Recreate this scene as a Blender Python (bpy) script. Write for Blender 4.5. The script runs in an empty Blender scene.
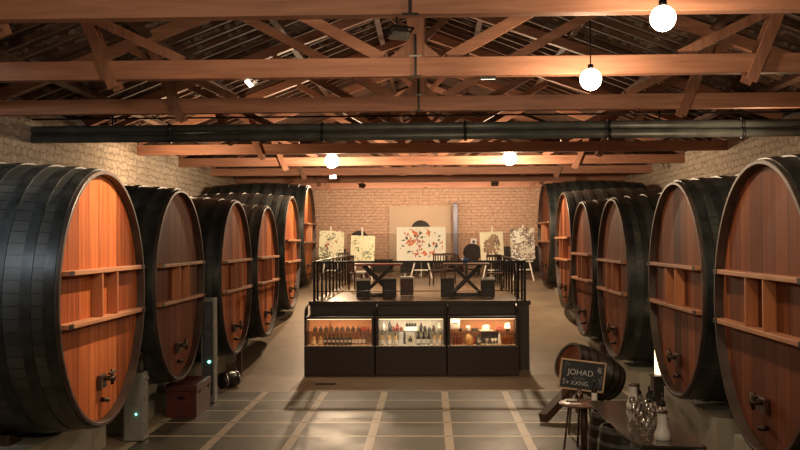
import bpy, bmesh, math, random
from mathutils import Vector, Matrix, Euler
random.seed(7)
C = bpy.context.scene.collection
PI = math.pi
CAMH = 2.9; FPX = 960.0; VX = 430.0; VY = 239.0
def px(x, Y): return (x - VX) * Y / FPX          # photo column at depth Y -> metres right of the camera
def pz(y, Y): return CAMH - (y - VY) * Y / FPX   # photo row at depth Y -> metres above the floor

# ------------------------------------------------------------------ materials
def newmat(name):
    m = bpy.data.materials.new(name); m.use_nodes = True
    nt = m.node_tree; b = nt.nodes['Principled BSDF']
    return m, nt, b
def N(nt, typ, **kw):
    n = nt.nodes.new(typ)
    for k, v in kw.items():
        if k.startswith('in_'):
            n.inputs[k[3:].replace('_', ' ')].default_value = v
        else: setattr(n, k, v)
    return n
def L(nt, a, b): nt.links.new(a, b)
def ramp(nt, fac, stops, interp='LINEAR'):
    r = nt.nodes.new('ShaderNodeValToRGB'); r.color_ramp.interpolation = interp
    e = r.color_ramp.elements
    while len(e) < len(stops): e.new(0.5)
    for i, (p, c) in enumerate(stops):
        e[i].position = p; e[i].color = (c[0], c[1], c[2], 1)
    L(nt, fac, r.inputs['Fac']); return r.outputs['Color']
def mth(nt, op, a, b=None, c=None):
    n = nt.nodes.new('ShaderNodeMath'); n.operation = op
    for i, v in enumerate((a, b, c)):
        if v is None: continue
        if isinstance(v, (int, float)): n.inputs[i].default_value = v
        else: L(nt, v, n.inputs[i])
    return n.outputs[0]
def mixc(nt, f, a, b, mode='MIX'):
    n = nt.nodes.new('ShaderNodeMix'); n.data_type = 'RGBA'; n.blend_type = mode
    for s, v in ((n.inputs[0], f), (n.inputs[6], a), (n.inputs[7], b)):
        if isinstance(v, (int, float)): s.default_value = v
        elif isinstance(v, tuple): s.default_value = (v[0], v[1], v[2], 1)
        else: L(nt, v, s)
    return n.outputs[2]
def bump(nt, b, h, strength=0.3, dist=0.02):
    n = N(nt, 'ShaderNodeBump'); n.inputs['Strength'].default_value = strength; n.inputs['Distance'].default_value = dist
    L(nt, h, n.inputs['Height']); L(nt, n.outputs[0], b.inputs['Normal'])
def objco(nt, scale=(1, 1, 1), rnd=False):
    t = N(nt, 'ShaderNodeTexCoord'); mp = N(nt, 'ShaderNodeMapping')
    mp.inputs['Scale'].default_value = scale
    L(nt, t.outputs['Object'], mp.inputs['Vector'])
    if rnd:
        oi = N(nt, 'ShaderNodeObjectInfo'); cx = N(nt, 'ShaderNodeCombineXYZ')
        r = mth(nt, 'MULTIPLY', oi.outputs['Random'], 37.0)
        for i in range(3): L(nt, r, cx.inputs[i])
        L(nt, cx.outputs[0], mp.inputs['Location'])
    return mp.outputs[0]

def plain(name, col, rough=0.5, metal=0.0, var=0.15, scale=8.0, emit=None, estr=0, bumpk=0.0):
    m, nt, b = newmat(name)
    b.inputs['Roughness'].default_value = rough; b.inputs['Metallic'].default_value = metal
    no = N(nt, 'ShaderNodeTexNoise'); no.inputs['Scale'].default_value = scale; no.inputs['Detail'].default_value = 5
    L(nt, objco(nt, rnd=True), no.inputs['Vector'])
    lo = tuple(c * (1 - var) for c in col); hi = tuple(min(1, c * (1 + var)) for c in col)
    L(nt, ramp(nt, no.outputs[0], [(0.3, lo), (0.7, hi)]), b.inputs['Base Color'])
    if bumpk: bump(nt, b, no.outputs[0], bumpk, 0.01)
    if emit:
        b.inputs['Emission Color'].default_value = (*emit, 1); b.inputs['Emission Strength'].default_value = estr
    return m
def wood(name, dark, light, rough=0.55, axis=0, grain=1.0, bumpk=0.15):
    """grain runs along the given object axis"""
    m, nt, b = newmat(name); b.inputs['Roughness'].default_value = rough
    sc = [9 * grain] * 3; sc[axis] = 0.7 * grain
    co = objco(nt, tuple(sc), rnd=True)
    no = N(nt, 'ShaderNodeTexNoise'); no.inputs['Scale'].default_value = 2.2; no.inputs['Detail'].default_value = 7; no.inputs['Distortion'].default_value = 0.5
    L(nt, co, no.inputs['Vector'])
    n2 = N(nt, 'ShaderNodeTexNoise'); n2.inputs['Scale'].default_value = 0.35; n2.inputs['Detail'].default_value = 2
    L(nt, co, n2.inputs['Vector'])
    f = mth(nt, 'ADD', mth(nt, 'MULTIPLY', no.outputs[0], 0.6), mth(nt, 'MULTIPLY', n2.outputs[0], 0.4))
    L(nt, ramp(nt, f, [(0.35, dark), (0.65, light)]), b.inputs['Base Color'])
    bump(nt, b, no.outputs[0], bumpk, 0.01)
    return m

M = {}
M['beam'] = wood('beam_wood', (.27, .115, .065), (.46, .22, .135), .6, 0, .8)
M['beamv'] = wood('web_wood', (.20, .085, .048), (.38, .18, .11), .6, 2, .8)
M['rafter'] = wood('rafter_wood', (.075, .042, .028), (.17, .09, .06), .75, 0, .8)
M['mortar'] = plain('mortar_lime', (.20, .155, .12), .9, 0, .6, 14, bumpk=.5)
M['black_paint'] = plain('black_painted_steel', (.018, .022, .022), .35, .3, .3, 3)
M['pipe'] = plain('dark_pipe_steel', (.11, .125, .12), .42, .3, .3, 3)
M['iron'] = plain('black_iron', (.012, .010, .010), .4, .4, .2)
M['chrome'] = plain('brushed_steel', (.6, .6, .58), .25, 1.0, .1)
M['brass'] = plain('tarnished_brass', (.075, .052, .038), .45, .8, .4)
M['concrete'] = plain('grey_painted_concrete', (.36, .345, .28), .7, 0, .18, 1.4, bumpk=.1)
M['black_wood'] = wood('black_stained_wood', (.012, .009, .008), (.03, .022, .018), .45, 0)
M['stage_dark'] = plain('dark_grey_laminate', (.050, .042, .036), .5, 0, .12, 2)
M['case_dark'] = plain('dark_brown_laminate', (.030, .017, .012), .45, 0, .12, 2)
M['case_in'] = plain('case_lining_cream', (.72, .50, .30), .6, 0, .1, 2)
M['case_white'] = plain('case_lining_white', (.85, .76, .60), .6, 0, .06, 2)
M['case_orange'] = plain('case_lining_orange', (.62, .30, .15), .6, 0, .1, 2)
M['white'] = plain('white_ceramic', (.80, .80, .77), .25, 0, .04)
M['paper'] = plain('white_paper', (.82, .80, .74), .8, 0, .04)
M['cream'] = plain('cream_card', (.80, .70, .50), .7, 0, .06)
M['leather'] = plain('black_leather', (.016, .012, .012), .4, 0, .2)
M['oxblood'] = plain('oxblood_leather', (.09, .022, .018), .35, 0, .25, 3)
M['redcloth'] = plain('red_tabletop', (.38, .07, .06), .3, 0, .1)
M['easelwood'] = plain('pale_easel_wood', (.80, .74, .64), .5, 0, .08)
M['screen'] = plain('beige_board', (.44, .32, .22), .7, 0, .04, 1)
M['duct'] = plain('grey_blue_duct', (.11, .11, .14), .4, .5, .1)
M['bottle'] = plain('dark_bottle_glass', (.012, .014, .010), .12, 0, .1)
M['amber'] = plain('amber_bottle_glass', (.30, .10, .03), .12, 0, .1)
M['honey'] = plain('golden_bottle_glass', (.62, .36, .12), .12, 0, .1)
M['red_item'] = plain('dark_red_lacquer', (.22, .03, .02), .3, 0, .1)
M['mirror'] = plain('dark_reflective_glass', (.05, .04, .03), .12, 0, .1)
M['cooler'] = plain('silver_grey_plastic', (.30, .31, .30), .35, .4, .06)
M['green_led'] = plain('green_led', (.1, .6, .4), .5, 0, 0, emit=(.2, 1, .7), estr=6)
M['bulb'] = plain('lit_bulb', (1, .9, .75), .5, 0, 0, emit=(1.0, .82, .56), estr=9)
M['lens'] = plain('lit_flood_lens', (1, .95, .85), .4, 0, 0, emit=(1.0, .85, .65), estr=4)
M['lamp_wall_glow'] = plain('lit_lamp_and_wall_glow', (1, .85, .6), .5, 0, 0, emit=(1.0, .72, .42), estr=3.2)  # shade of the small case lamp, and the wall glow added between casks
M['strip'] = plain('lit_led_strip', (1, .85, .6), .5, 0, 0, emit=(1.0, .70, .42), estr=3)
M['slate'] = plain('blackboard_slate', (.022, .028, .034), .6, 0, .25, 6)
M['chalk'] = plain('chalk', (.50, .52, .54), .9, 0, .2, 30)
M['chalk2'] = plain('faint_chalk', (.22, .22, .25), .9, 0, .2, 30)
M['frame_wood'] = wood('pale_frame_wood', (.36, .24, .15), (.55, .40, .27), .5, 0)
M['shelf'] = wood('shelf_wood', (.30, .12, .055), (.52, .25, .13), .5, 1, .8)
M['divider'] = wood('divider_wood', (.34, .12, .05), (.52, .21, .09), .5, 2, .8)
M['table_wood'] = wood('table_top_wood', (.14, .07, .05), (.30, .17, .13), .35, 0)
M['dark_wood'] = wood('dark_brown_wood', (.03, .014, .009), (.075, .035, .022), .45, 2)
M['blue'] = plain('blue_plastic', (.06, .25, .75), .4, 0, .05)
M['dark_rubber'] = plain('black_rubber', (.012, .012, .012), .6, 0, .2)
M['greybox'] = plain('dark_grey_box', (.05, .05, .052), .6, 0, .15)

def glassmat(name, col=(1, 1, 1), rough=0.02, tint=.9, mixf=.12):
    m = bpy.data.materials.new(name); m.use_nodes = True; nt = m.node_tree
    nt.nodes.clear(); o = N(nt, 'ShaderNodeOutputMaterial'); mx = N(nt, 'ShaderNodeMixShader')
    t = N(nt, 'ShaderNodeBsdfTransparent'); t.inputs[0].default_value = (tint * col[0], tint * col[1], tint * col[2], 1)
    g = N(nt, 'ShaderNodeBsdfGlossy'); g.inputs['Roughness'].default_value = rough
    fr = N(nt, 'ShaderNodeLayerWeight'); fr.inputs[0].default_value = .35
    f = mth(nt, 'MULTIPLY_ADD', fr.outputs['Facing'], .5, mixf)
    L(nt, f, mx.inputs[0]); L(nt, t.outputs[0], mx.inputs[1]); L(nt, g.outputs[0], mx.inputs[2]); L(nt, mx.outputs[0], o.inputs[0])
    return m
M['glass'] = glassmat('clear_glass')
M['glass_tint'] = glassmat('tinted_glass_screen', (.97, .96, .95), .03, .93, .02)
M['glassware'] = glassmat('glassware', (1, 1, 1), .12, .92, .42)
M['bottle_plastic'] = glassmat('smoky_water_bottle', (.25, .3, .32), .05, .8, .15)

# vertical planks on a cask head (planks run along local Z, split along local Y)
def planks_mat(name, cols, width=.21, rough=.6):
    m, nt, b = newmat(name); b.inputs['Roughness'].default_value = rough; b.inputs['Specular IOR Level'].default_value = .12
    t = N(nt, 'ShaderNodeTexCoord'); sp = N(nt, 'ShaderNodeSeparateXYZ'); L(nt, t.outputs['Object'], sp.inputs[0])
    oi = N(nt, 'ShaderNodeObjectInfo')
    u = mth(nt, 'ADD', mth(nt, 'DIVIDE', sp.outputs[1], width), mth(nt, 'MULTIPLY', oi.outputs['Random'], 50))
    cell = mth(nt, 'FLOOR', u); fr = mth(nt, 'FRACT', u)
    wn = N(nt, 'ShaderNodeTexWhiteNoise'); wn.noise_dimensions = '1D'; L(nt, cell, wn.inputs['W'])
    mp = N(nt, 'ShaderNodeMapping'); mp.inputs['Scale'].default_value = (6, 12, .55); L(nt, t.outputs['Object'], mp.inputs['Vector'])
    cx = N(nt, 'ShaderNodeCombineXYZ'); L(nt, mth(nt, 'MULTIPLY', wn.outputs[0], 30), cx.inputs[0]); L(nt, mth(nt, 'MULTIPLY', cell, 3.1), cx.inputs[2])
    L(nt, cx.outputs[0], mp.inputs['Location'])
    no = N(nt, 'ShaderNodeTexNoise'); no.inputs['Scale'].default_value = 1.6; no.inputs['Detail'].default_value = 6; no.inputs['Distortion'].default_value = .6
    L(nt, mp.outputs[0], no.inputs['Vector'])
    f = mth(nt, 'ADD', mth(nt, 'MULTIPLY', wn.outputs[0], .62), mth(nt, 'MULTIPLY_ADD', no.outputs[0], .7, -.16))
    c = ramp(nt, f, [(.15, cols[0]), (.5, cols[1]), (.85, cols[2])])
    line = mth(nt, 'LESS_THAN', mth(nt, 'ABSOLUTE', mth(nt, 'SUBTRACT', fr, .5)), .482)
    c = mixc(nt, line, (cols[0][0] * .35, cols[0][1] * .3, cols[0][2] * .3), c)
    L(nt, c, b.inputs['Base Color'])
    bump(nt, b, mth(nt, 'ADD', mth(nt, 'MULTIPLY', no.outputs[0], .3), line), .35, .006)
    return m
M['head'] = planks_mat('cask_head_planks', [(.17, .040, .014), (.36, .10, .032), (.58, .19, .06)], .33)
M['head_dark'] = planks_mat('cask_head_planks_dark', [(.08, .024, .012), (.165, .052, .024), (.29, .100, .043)], .36)  # darker planks: right row, second left cask, tilted cask
def staves_mat():
    m, nt, b = newmat('black_oiled_staves'); b.inputs['Roughness'].default_value = .42
    t = N(nt, 'ShaderNodeTexCoord'); sp = N(nt, 'ShaderNodeSeparateXYZ'); L(nt, t.outputs['Object'], sp.inputs[0])
    a = mth(nt, 'ARCTAN2', sp.outputs[2], sp.outputs[1])
    u = mth(nt, 'MULTIPLY', a, 72 / (2 * PI)); cell = mth(nt, 'FLOOR', u); fr = mth(nt, 'FRACT', u)
    wn = N(nt, 'ShaderNodeTexWhiteNoise'); wn.noise_dimensions = '1D'; L(nt, cell, wn.inputs['W'])
    line = mth(nt, 'LESS_THAN', mth(nt, 'ABSOLUTE', mth(nt, 'SUBTRACT', fr, .5)), .46)
    no = N(nt, 'ShaderNodeTexNoise'); no.inputs['Scale'].default_value = 2.0; no.inputs['Detail'].default_value = 8
    L(nt, objco(nt, rnd=True), no.inputs['Vector'])
    f = mth(nt, 'ADD', mth(nt, 'MULTIPLY', wn.outputs[0], .22), mth(nt, 'MULTIPLY', no.outputs[0], .78))
    c = ramp(nt, f, [(.25, (.016, .018, .017)), (.55, (.034, .038, .036)), (.8, (.07, .072, .066))])
    c = mixc(nt, line, (.008, .008, .008), c); L(nt, c, b.inputs['Base Color'])
    bump(nt, b, mth(nt, 'ADD', mth(nt, 'MULTIPLY', no.outputs[0], .4), line), .5, .008)
    return m
M['staves'] = staves_mat()
M['hoop'] = plain('black_hoop_steel', (.030, .035, .036), .36, .45, .5, 5, bumpk=.15)
M['chime'] = plain('worn_cask_rim', (.05, .030, .022), .5, 0, .5, 4, bumpk=.2)

def stone_wall(name, base, hi, lo, bw, bh, axis, bumpk=.6, mortar=(.42, .33, .24), dist=.06):
    m, nt, b = newmat(name); b.inputs['Roughness'].default_value = .9
    t = N(nt, 'ShaderNodeTexCoord'); sp = N(nt, 'ShaderNodeSeparateXYZ'); L(nt, t.outputs['Object'], sp.inputs[0])
    cx = N(nt, 'ShaderNodeCombineXYZ'); L(nt, sp.outputs[axis], cx.inputs[0]); L(nt, sp.outputs[2], cx.inputs[1])
    n0 = N(nt, 'ShaderNodeTexNoise'); n0.inputs['Scale'].default_value = 4.5; n0.inputs['Detail'].default_value = 3; L(nt, t.outputs['Object'], n0.inputs['Vector'])
    va = N(nt, 'ShaderNodeVectorMath'); va.operation = 'MULTIPLY_ADD'
    L(nt, n0.outputs['Color'], va.inputs[0]); va.inputs[1].default_value = (dist * 2, dist * 2, 0); L(nt, cx.outputs[0], va.inputs[2])
    br = N(nt, 'ShaderNodeTexBrick'); br.inputs['Scale'].default_value = 1
    br.inputs['Brick Width'].default_value = bw; br.inputs['Row Height'].default_value = bh; br.inputs['Mortar Size'].default_value = bh * .09
    br.inputs['Mortar Smooth'].default_value = .4; br.inputs['Bias'].default_value = 0
    br.inputs['Color1'].default_value = (*hi, 1); br.inputs['Color2'].default_value = (*lo, 1); br.inputs['Mortar'].default_value = (*mortar, 1)
    L(nt, va.outputs[0], br.inputs['Vector'])
    n1 = N(nt, 'ShaderNodeTexNoise'); n1.inputs['Scale'].default_value = 9; n1.inputs['Detail'].default_value = 8; L(nt, t.outputs['Object'], n1.inputs['Vector'])
    n2 = N(nt, 'ShaderNodeTexNoise'); n2.inputs['Scale'].default_value = .7; n2.inputs['Detail'].default_value = 3; L(nt, t.outputs['Object'], n2.inputs['Vector'])
    c = mixc(nt, mth(nt, 'MULTIPLY', n2.outputs[0], .6), br.outputs['Color'], base)
    c = mixc(nt, .55, c, ramp(nt, n1.outputs[0], [(.3, tuple(x * .55 for x in base)), (.65, tuple(min(1, x * 1.25) for x in base))]), 'MIX')
    L(nt, c, b.inputs['Base Color'])
    h = mth(nt, 'SUBTRACT', mth(nt, 'MULTIPLY', n1.outputs[0], .5), mth(nt, 'MULTIPLY', br.outputs['Fac'], .9))
    bump(nt, b, h, bumpk, .05)
    return m
M['wall_side'] = stone_wall('rough_stone_wall', (.42, .34, .26), (.50, .42, .33), (.30, .24, .18), .27, .155, 1, 1.0, (.13, .10, .07), .12)
M['wall_back'] = stone_wall('brick_back_wall', (.50, .32, .22), (.56, .36, .25), (.44, .27, .18), .27, .125, 0, .7, (.26, .14, .09), .02)

def floor_mat():
    m, nt, b = newmat('polished_concrete_tiles'); b.inputs['Specular IOR Level'].default_value = .38
    t = N(nt, 'ShaderNodeTexCoord'); sp = N(nt, 'ShaderNodeSeparateXYZ'); L(nt, t.outputs['Object'], sp.inputs[0])
    X, Y = sp.outputs[0], sp.outputs[1]
    def band(v, off, step, half):
        f = mth(nt, 'FRACT', mth(nt, 'ADD', mth(nt, 'DIVIDE', mth(nt, 'SUBTRACT', v, off), step), 40.5))
        return mth(nt, 'LESS_THAN', mth(nt, 'ABSOLUTE', mth(nt, 'SUBTRACT', f, .5)), half / step)
    ls = band(X, .255, 1.135, .062); cs = band(Y, 18.36, 1.05, .042)
    st = mth(nt, 'MAXIMUM', ls, cs)
    # dark slots where stripes cross
    slot = mth(nt, 'MULTIPLY', band(X, .255, 1.135, .058), band(Y, 18.36, 1.05, .028))
    fy = mth(nt, 'FRACT', mth(nt, 'ADD', mth(nt, 'DIVIDE', mth(nt, 'SUBTRACT', Y, 18.36), 1.05), 40.5))
    zone = mth(nt, 'MULTIPLY', mth(nt, 'LESS_THAN', Y, 18.39), mth(nt, 'LESS_THAN', mth(nt, 'ABSOLUTE', mth(nt, 'ADD', X, .32)), 4.03))
    n1 = N(nt, 'ShaderNodeTexNoise'); n1.inputs['Scale'].default_value = 1.3; n1.inputs['Detail'].default_value = 6; L(nt, t.outputs['Object'], n1.inputs['Vector'])
    n2 = N(nt, 'ShaderNodeTexNoise'); n2.inputs['Scale'].default_value = 14; n2.inputs['Detail'].default_value = 6; L(nt, t.outputs['Object'], n2.inputs['Vector'])
    tile = ramp(nt, n1.outputs[0], [(.3, (.062, .055, .038)), (.7, (.100, .088, .060))])
    stripe = ramp(nt, n2.outputs[0], [(.3, (.44, .37, .27)), (.7, (.58, .49, .37))])
    conc = ramp(nt, n1.outputs[0], [(.3, (.28, .21, .145)), (.7, (.38, .29, .205))])
    c = mixc(nt, st, tile, stripe); c = mixc(nt, mth(nt, 'MULTIPLY', slot, .75), c, (.05, .04, .03))
    c = mixc(nt, zone, conc, c); L(nt, c, b.inputs['Base Color'])
    rt = mth(nt, 'MULTIPLY_ADD', n1.outputs[0], .35, .30)
    r = mth(nt, 'ADD', mth(nt, 'MULTIPLY', mth(nt, 'MULTIPLY', zone, mth(nt, 'SUBTRACT', 1, st)), rt), mth(nt, 'MULTIPLY', mth(nt, 'SUBTRACT', 1, mth(nt, 'MULTIPLY', zone, mth(nt, 'SUBTRACT', 1, st))), .45))
    L(nt, r, b.inputs['Roughness'])
    n3 = N(nt, 'ShaderNodeTexNoise'); n3.inputs['Scale'].default_value = 3.5; n3.inputs['Detail'].default_value = 3; L(nt, t.outputs['Object'], n3.inputs['Vector'])
    bump(nt, b, mth(nt, 'ADD', mth(nt, 'MULTIPLY', n3.outputs[0], .8), mth(nt, 'MULTIPLY', st, -.25)), .35, .02)
    return m
M['floor'] = floor_mat()
def deck_mat():
    m, nt, b = newmat('glossy_deck_panels')
    t = N(nt, 'ShaderNodeTexCoord')
    br = N(nt, 'ShaderNodeTexBrick'); br.offset = 0; br.inputs['Scale'].default_value = 1
    br.inputs['Brick Width'].default_value = 2.35; br.inputs['Row Height'].default_value = 4.0; br.inputs['Mortar Size'].default_value = .018
    br.inputs['Color1'].default_value = (.22, .145, .085, 1); br.inputs['Color2'].default_value = (.19, .125, .075, 1); br.inputs['Mortar'].default_value = (.05, .03, .02, 1)
    mp = N(nt, 'ShaderNodeMapping'); mp.inputs['Location'].default_value = (.22, -1.75, 0); L(nt, t.outputs['Object'], mp.inputs[0]); L(nt, mp.outputs[0], br.inputs['Vector'])
    L(nt, br.outputs['Color'], b.inputs['Base Color']); b.inputs['Roughness'].default_value = .28
    return m
M['deck'] = deck_mat()
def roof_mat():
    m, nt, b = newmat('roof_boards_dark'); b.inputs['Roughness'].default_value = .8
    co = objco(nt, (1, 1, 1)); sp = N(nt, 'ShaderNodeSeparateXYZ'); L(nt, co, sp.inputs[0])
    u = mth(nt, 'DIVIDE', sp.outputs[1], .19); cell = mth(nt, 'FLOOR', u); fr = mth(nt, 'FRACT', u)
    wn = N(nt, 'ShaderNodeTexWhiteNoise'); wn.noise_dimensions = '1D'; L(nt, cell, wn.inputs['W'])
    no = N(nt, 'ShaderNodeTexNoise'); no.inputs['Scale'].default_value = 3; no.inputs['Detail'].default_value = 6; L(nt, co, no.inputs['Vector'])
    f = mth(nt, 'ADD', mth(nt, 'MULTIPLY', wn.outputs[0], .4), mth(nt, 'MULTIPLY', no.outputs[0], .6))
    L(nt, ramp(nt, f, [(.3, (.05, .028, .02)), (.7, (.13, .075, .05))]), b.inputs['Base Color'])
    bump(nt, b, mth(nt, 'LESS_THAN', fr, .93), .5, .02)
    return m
M['roof'] = roof_mat()

def splatter(name, ground, layers, mask=None):
    """abstract splashes of paint on a canvas: layers = (scale, threshold, colour, seed)"""
    m, nt, b = newmat(name); b.inputs['Roughness'].default_value = .7
    t = N(nt, 'ShaderNodeTexCoord')
    n0 = N(nt, 'ShaderNodeTexNoise'); n0.inputs['Scale'].default_value = 2; L(nt, t.outputs['Object'], n0.inputs['Vector'])
    c = ramp(nt, n0.outputs[0], [(.3, tuple(g * .93 for g in ground)), (.7, ground)])
    for (sc, th, col, seed, big) in layers:
        mp = N(nt, 'ShaderNodeMapping'); mp.inputs['Location'].default_value = (seed, seed * 1.7, seed * .6); L(nt, t.outputs['Object'], mp.inputs[0])
        a = N(nt, 'ShaderNodeTexNoise'); a.inputs['Scale'].default_value = sc; a.inputs['Detail'].default_value = 3; L(nt, mp.outputs[0], a.inputs['Vector'])
        d = N(nt, 'ShaderNodeTexNoise'); d.inputs['Scale'].default_value = big; d.inputs['Detail'].default_value = 1; L(nt, mp.outputs[0], d.inputs['Vector'])
        v = mth(nt, 'ADD', a.outputs[0], mth(nt, 'MULTIPLY', mth(nt, 'SUBTRACT', d.outputs[0], .5), .7))
        mk = N(nt, 'ShaderNodeMapRange'); mk.inputs[1].default_value = th; mk.inputs[2].default_value = th + .02; L(nt, v, mk.inputs[0])
        f = mk.outputs[0]
        if mask:
            sp = N(nt, 'ShaderNodeSeparateXYZ'); L(nt, t.outputs['Object'], sp.inputs[0])
            u = mth(nt, 'DIVIDE', sp.outputs[0], mask[0]); v2 = mth(nt, 'DIVIDE', mth(nt, 'SUBTRACT', sp.outputs[2], mask[2]), mask[1])
            rr = mth(nt, 'ADD', mth(nt, 'MULTIPLY', u, u), mth(nt, 'MULTIPLY', v2, v2))
            f = mth(nt, 'MULTIPLY', f, mth(nt, 'LESS_THAN', mth(nt, 'ADD', rr, mth(nt, 'MULTIPLY', d.outputs[0], 2.2)), 2.0))
        c = mixc(nt, f, c, col)
    L(nt, c, b.inputs['Base Color']); return m
M['art1'] = splatter('splatter_olive', (.86, .84, .60), [(20, .575, (.16, .16, .09), 3, 3), (10, .67, (.55, .16, .08), 11, 3)])
M['art2'] = splatter('splatter_green', (.86, .84, .58), [(20, .57, (.20, .24, .12), 23, 3)], (.42, .50, .42))
M['art3'] = splatter('splatter_red', (.90, .86, .74), [(6, .575, (.66, .20, .10), 5, 2.2), (9, .60, (.07, .08, .06), 17, 2.6), (13, .67, (.45, .10, .08), 31, 2.4)], (.80, .58, .6))
M['art4'] = splatter('splatter_brown', (.86, .80, .60), [(9, .46, (.34, .22, .14), 41, 2.0), (16, .54, (.16, .10, .07), 47, 2.2)], (.30, .42, .47))
M['art5'] = splatter('splatter_grey', (.62, .56, .46), [(10, .48, (.28, .22, .18), 51, 3), (14, .55, (.78, .74, .66), 57, 3), (16, .60, (.10, .08, .07), 61, 3)])

# ------------------------------------------------------------------ mesh helpers
class MB:
    def __init__(s): s.bm = bmesh.new()
    def box(s, c, size, rot=None, bev=0):
        """c centre, size full dimensions"""
        r = bmesh.ops.create_cube(s.bm, size=1.0); vs = r['verts']
        mt = Matrix.Translation(Vector(c)) @ (rot.to_matrix().to_4x4() if isinstance(rot, Euler) else (rot or Matrix.Identity(4))) @ Matrix.Diagonal((*size, 1))
        bmesh.ops.transform(s.bm, matrix=mt, verts=vs)
        if bev:
            es = list({e for v in vs for e in v.link_edges})
            bmesh.ops.bevel(s.bm, geom=es, offset=bev, segments=2, affect='EDGES', profile=.6)
        return s
    def bar(s, a, b, w, h, up=(0, 0, 1), bev=0):
        """rectangular bar from a to b; w sideways, h along 'up'"""
        a, b = Vector(a), Vector(b); d = (b - a); Ln = d.length; d.normalize()
        u = Vector(up); sd = d.cross(u).normalized(); u = sd.cross(d).normalized()
        mt = Matrix((( d.x, sd.x, u.x, 0), (d.y, sd.y, u.y, 0), (d.z, sd.z, u.z, 0), (0, 0, 0, 1)))
        return s.box((a + b) / 2, (Ln, w, h), mt, bev)
    def cyl(s, a, b, r1, r2=None, seg=16):
        a, b = Vector(a), Vector(b); d = b - a
        q = Vector((0, 0, 1)).rotation_difference(d.normalized())
        r = bmesh.ops.create_cone(s.bm, cap_ends=True, segments=seg, radius1=r1, radius2=r1 if r2 is None else r2, depth=d.length)
        bmesh.ops.transform(s.bm, matrix=Matrix.Translation((a + b) / 2) @ q.to_matrix().to_4x4(), verts=r['verts'])
        for v in r['verts']:
            for f in v.link_faces:
                if len(f.verts) == 4: f.smooth = True
        return s
    def sphere(s, c, r, sc=(1, 1, 1), seg=20):
        q = bmesh.ops.create_uvsphere(s.bm, u_segments=seg, v_segments=seg // 2, radius=r)
        bmesh.ops.transform(s.bm, matrix=Matrix.Translation(c) @ Matrix.Diagonal((*sc, 1)), verts=q['verts'])
        for v in q['verts']:
            for f in v.link_faces: f.smooth = True
        return s
    def lathe(s, prof, seg=32, axis='z', c=(0, 0, 0), mat=None, smooth=True):
        """prof: list of (r, h); closed when the ends have r = 0"""
        rings = []
        for (r, h) in prof:
            if r < 1e-6:
                rings.append([s.bm.verts.new(s._ax(0, 0, h, axis, c, mat))]); continue
            rings.append([s.bm.verts.new(s._ax(r * math.cos(2 * PI * k / seg), r * math.sin(2 * PI * k / seg), h, axis, c, mat)) for k in range(seg)])
        fs = []
        for A, B in zip(rings, rings[1:]):
            for k in range(seg):
                k2 = (k + 1) % seg
                if len(A) == 1 and len(B) == 1: continue
                if len(A) == 1: f = (A[0], B[k], B[k2])
                elif len(B) == 1: f = (A[k], A[k2], B[0])
                else: f = (A[k], A[k2], B[k2], B[k])
                try:
                    ff = s.bm.faces.new(f); ff.smooth = smooth; fs.append(ff)
                except ValueError: pass
        bmesh.ops.recalc_face_normals(s.bm, faces=s.bm.faces[:])
        return s
    def _ax(s, x, y, h, axis, c, mat=None):
        v = Vector((x, y, h)) if axis == 'z' else (Vector((h, x, y)) if axis == 'x' else Vector((x, h, y)))
        if mat is not None: v = mat @ v
        return v + Vector(c)
    def prism(s, pts, axis, a, b):
        """extrude a 2-D outline: axis 'x' pts=(y,z), 'y' pts=(x,z), 'z' pts=(x,y)"""
        def P(p, t): return {'x': (t, p[0], p[1]), 'y': (p[0], t, p[1]), 'z': (p[0], p[1], t)}[axis]
        A = [s.bm.verts.new(P(p, a)) for p in pts]; B = [s.bm.verts.new(P(p, b)) for p in pts]
        n = len(pts)
        s.bm.faces.new(A); s.bm.faces.new(B[::-1])
        for i in range(n): s.bm.faces.new((A[i], B[i], B[(i + 1) % n], A[(i + 1) % n]))
        bmesh.ops.recalc_face_normals(s.bm, faces=s.bm.faces[:])
        return s
    def build(s, name, mat, parent=None, loc=None):
        me = bpy.data.meshes.new(name); s.bm.to_mesh(me); s.bm.free()
        if mat: me.materials.append(M[mat] if isinstance(mat, str) else mat)
        o = bpy.data.objects.new(name, me); C.objects.link(o)
        if parent: o.parent = parent
        if loc: o.location = loc
        return o
def smooth_sharp(o, ang=35):
    # mark edges sharper than the angle so round surfaces shade round
    me = o.data; bm = bmesh.new(); bm.from_mesh(me)
    for f in bm.faces: f.smooth = True
    for e in bm.edges:
        e.smooth = not (len(e.link_faces) == 2 and e.calc_face_angle(0) > math.radians(ang))
    bm.to_mesh(me); bm.free(); return o
def tag(o, label=None, cat=None, group=None, kind=None):
    if label: o['label'] = label
    if cat: o['category'] = cat
    if group: o['group'] = group
    if kind: o['kind'] = kind
    return o
def thing(name, loc, label, cat, group=None, rz=0):
    o = bpy.data.objects.new(name, None); C.objects.link(o); o.location = loc; o.rotation_euler = (0, 0, rz)
    o.empty_display_size = .2
    return tag(o, label, cat, group)
def copy_tree(o, parent=None):
    c = o.copy(); C.objects.link(c); c.parent = parent
    for ch in list(o.children): copy_tree(ch, c)
    return c
def copy_thing(o, loc, label, rz=None, sc=None):
    c = copy_tree(o); c.location = loc; c['label'] = label
    if rz is not None: c.rotation_euler = (0, 0, rz)
    if sc is not None: c.scale = sc
    return c
def struct(o): return tag(o, kind='structure')

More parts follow.
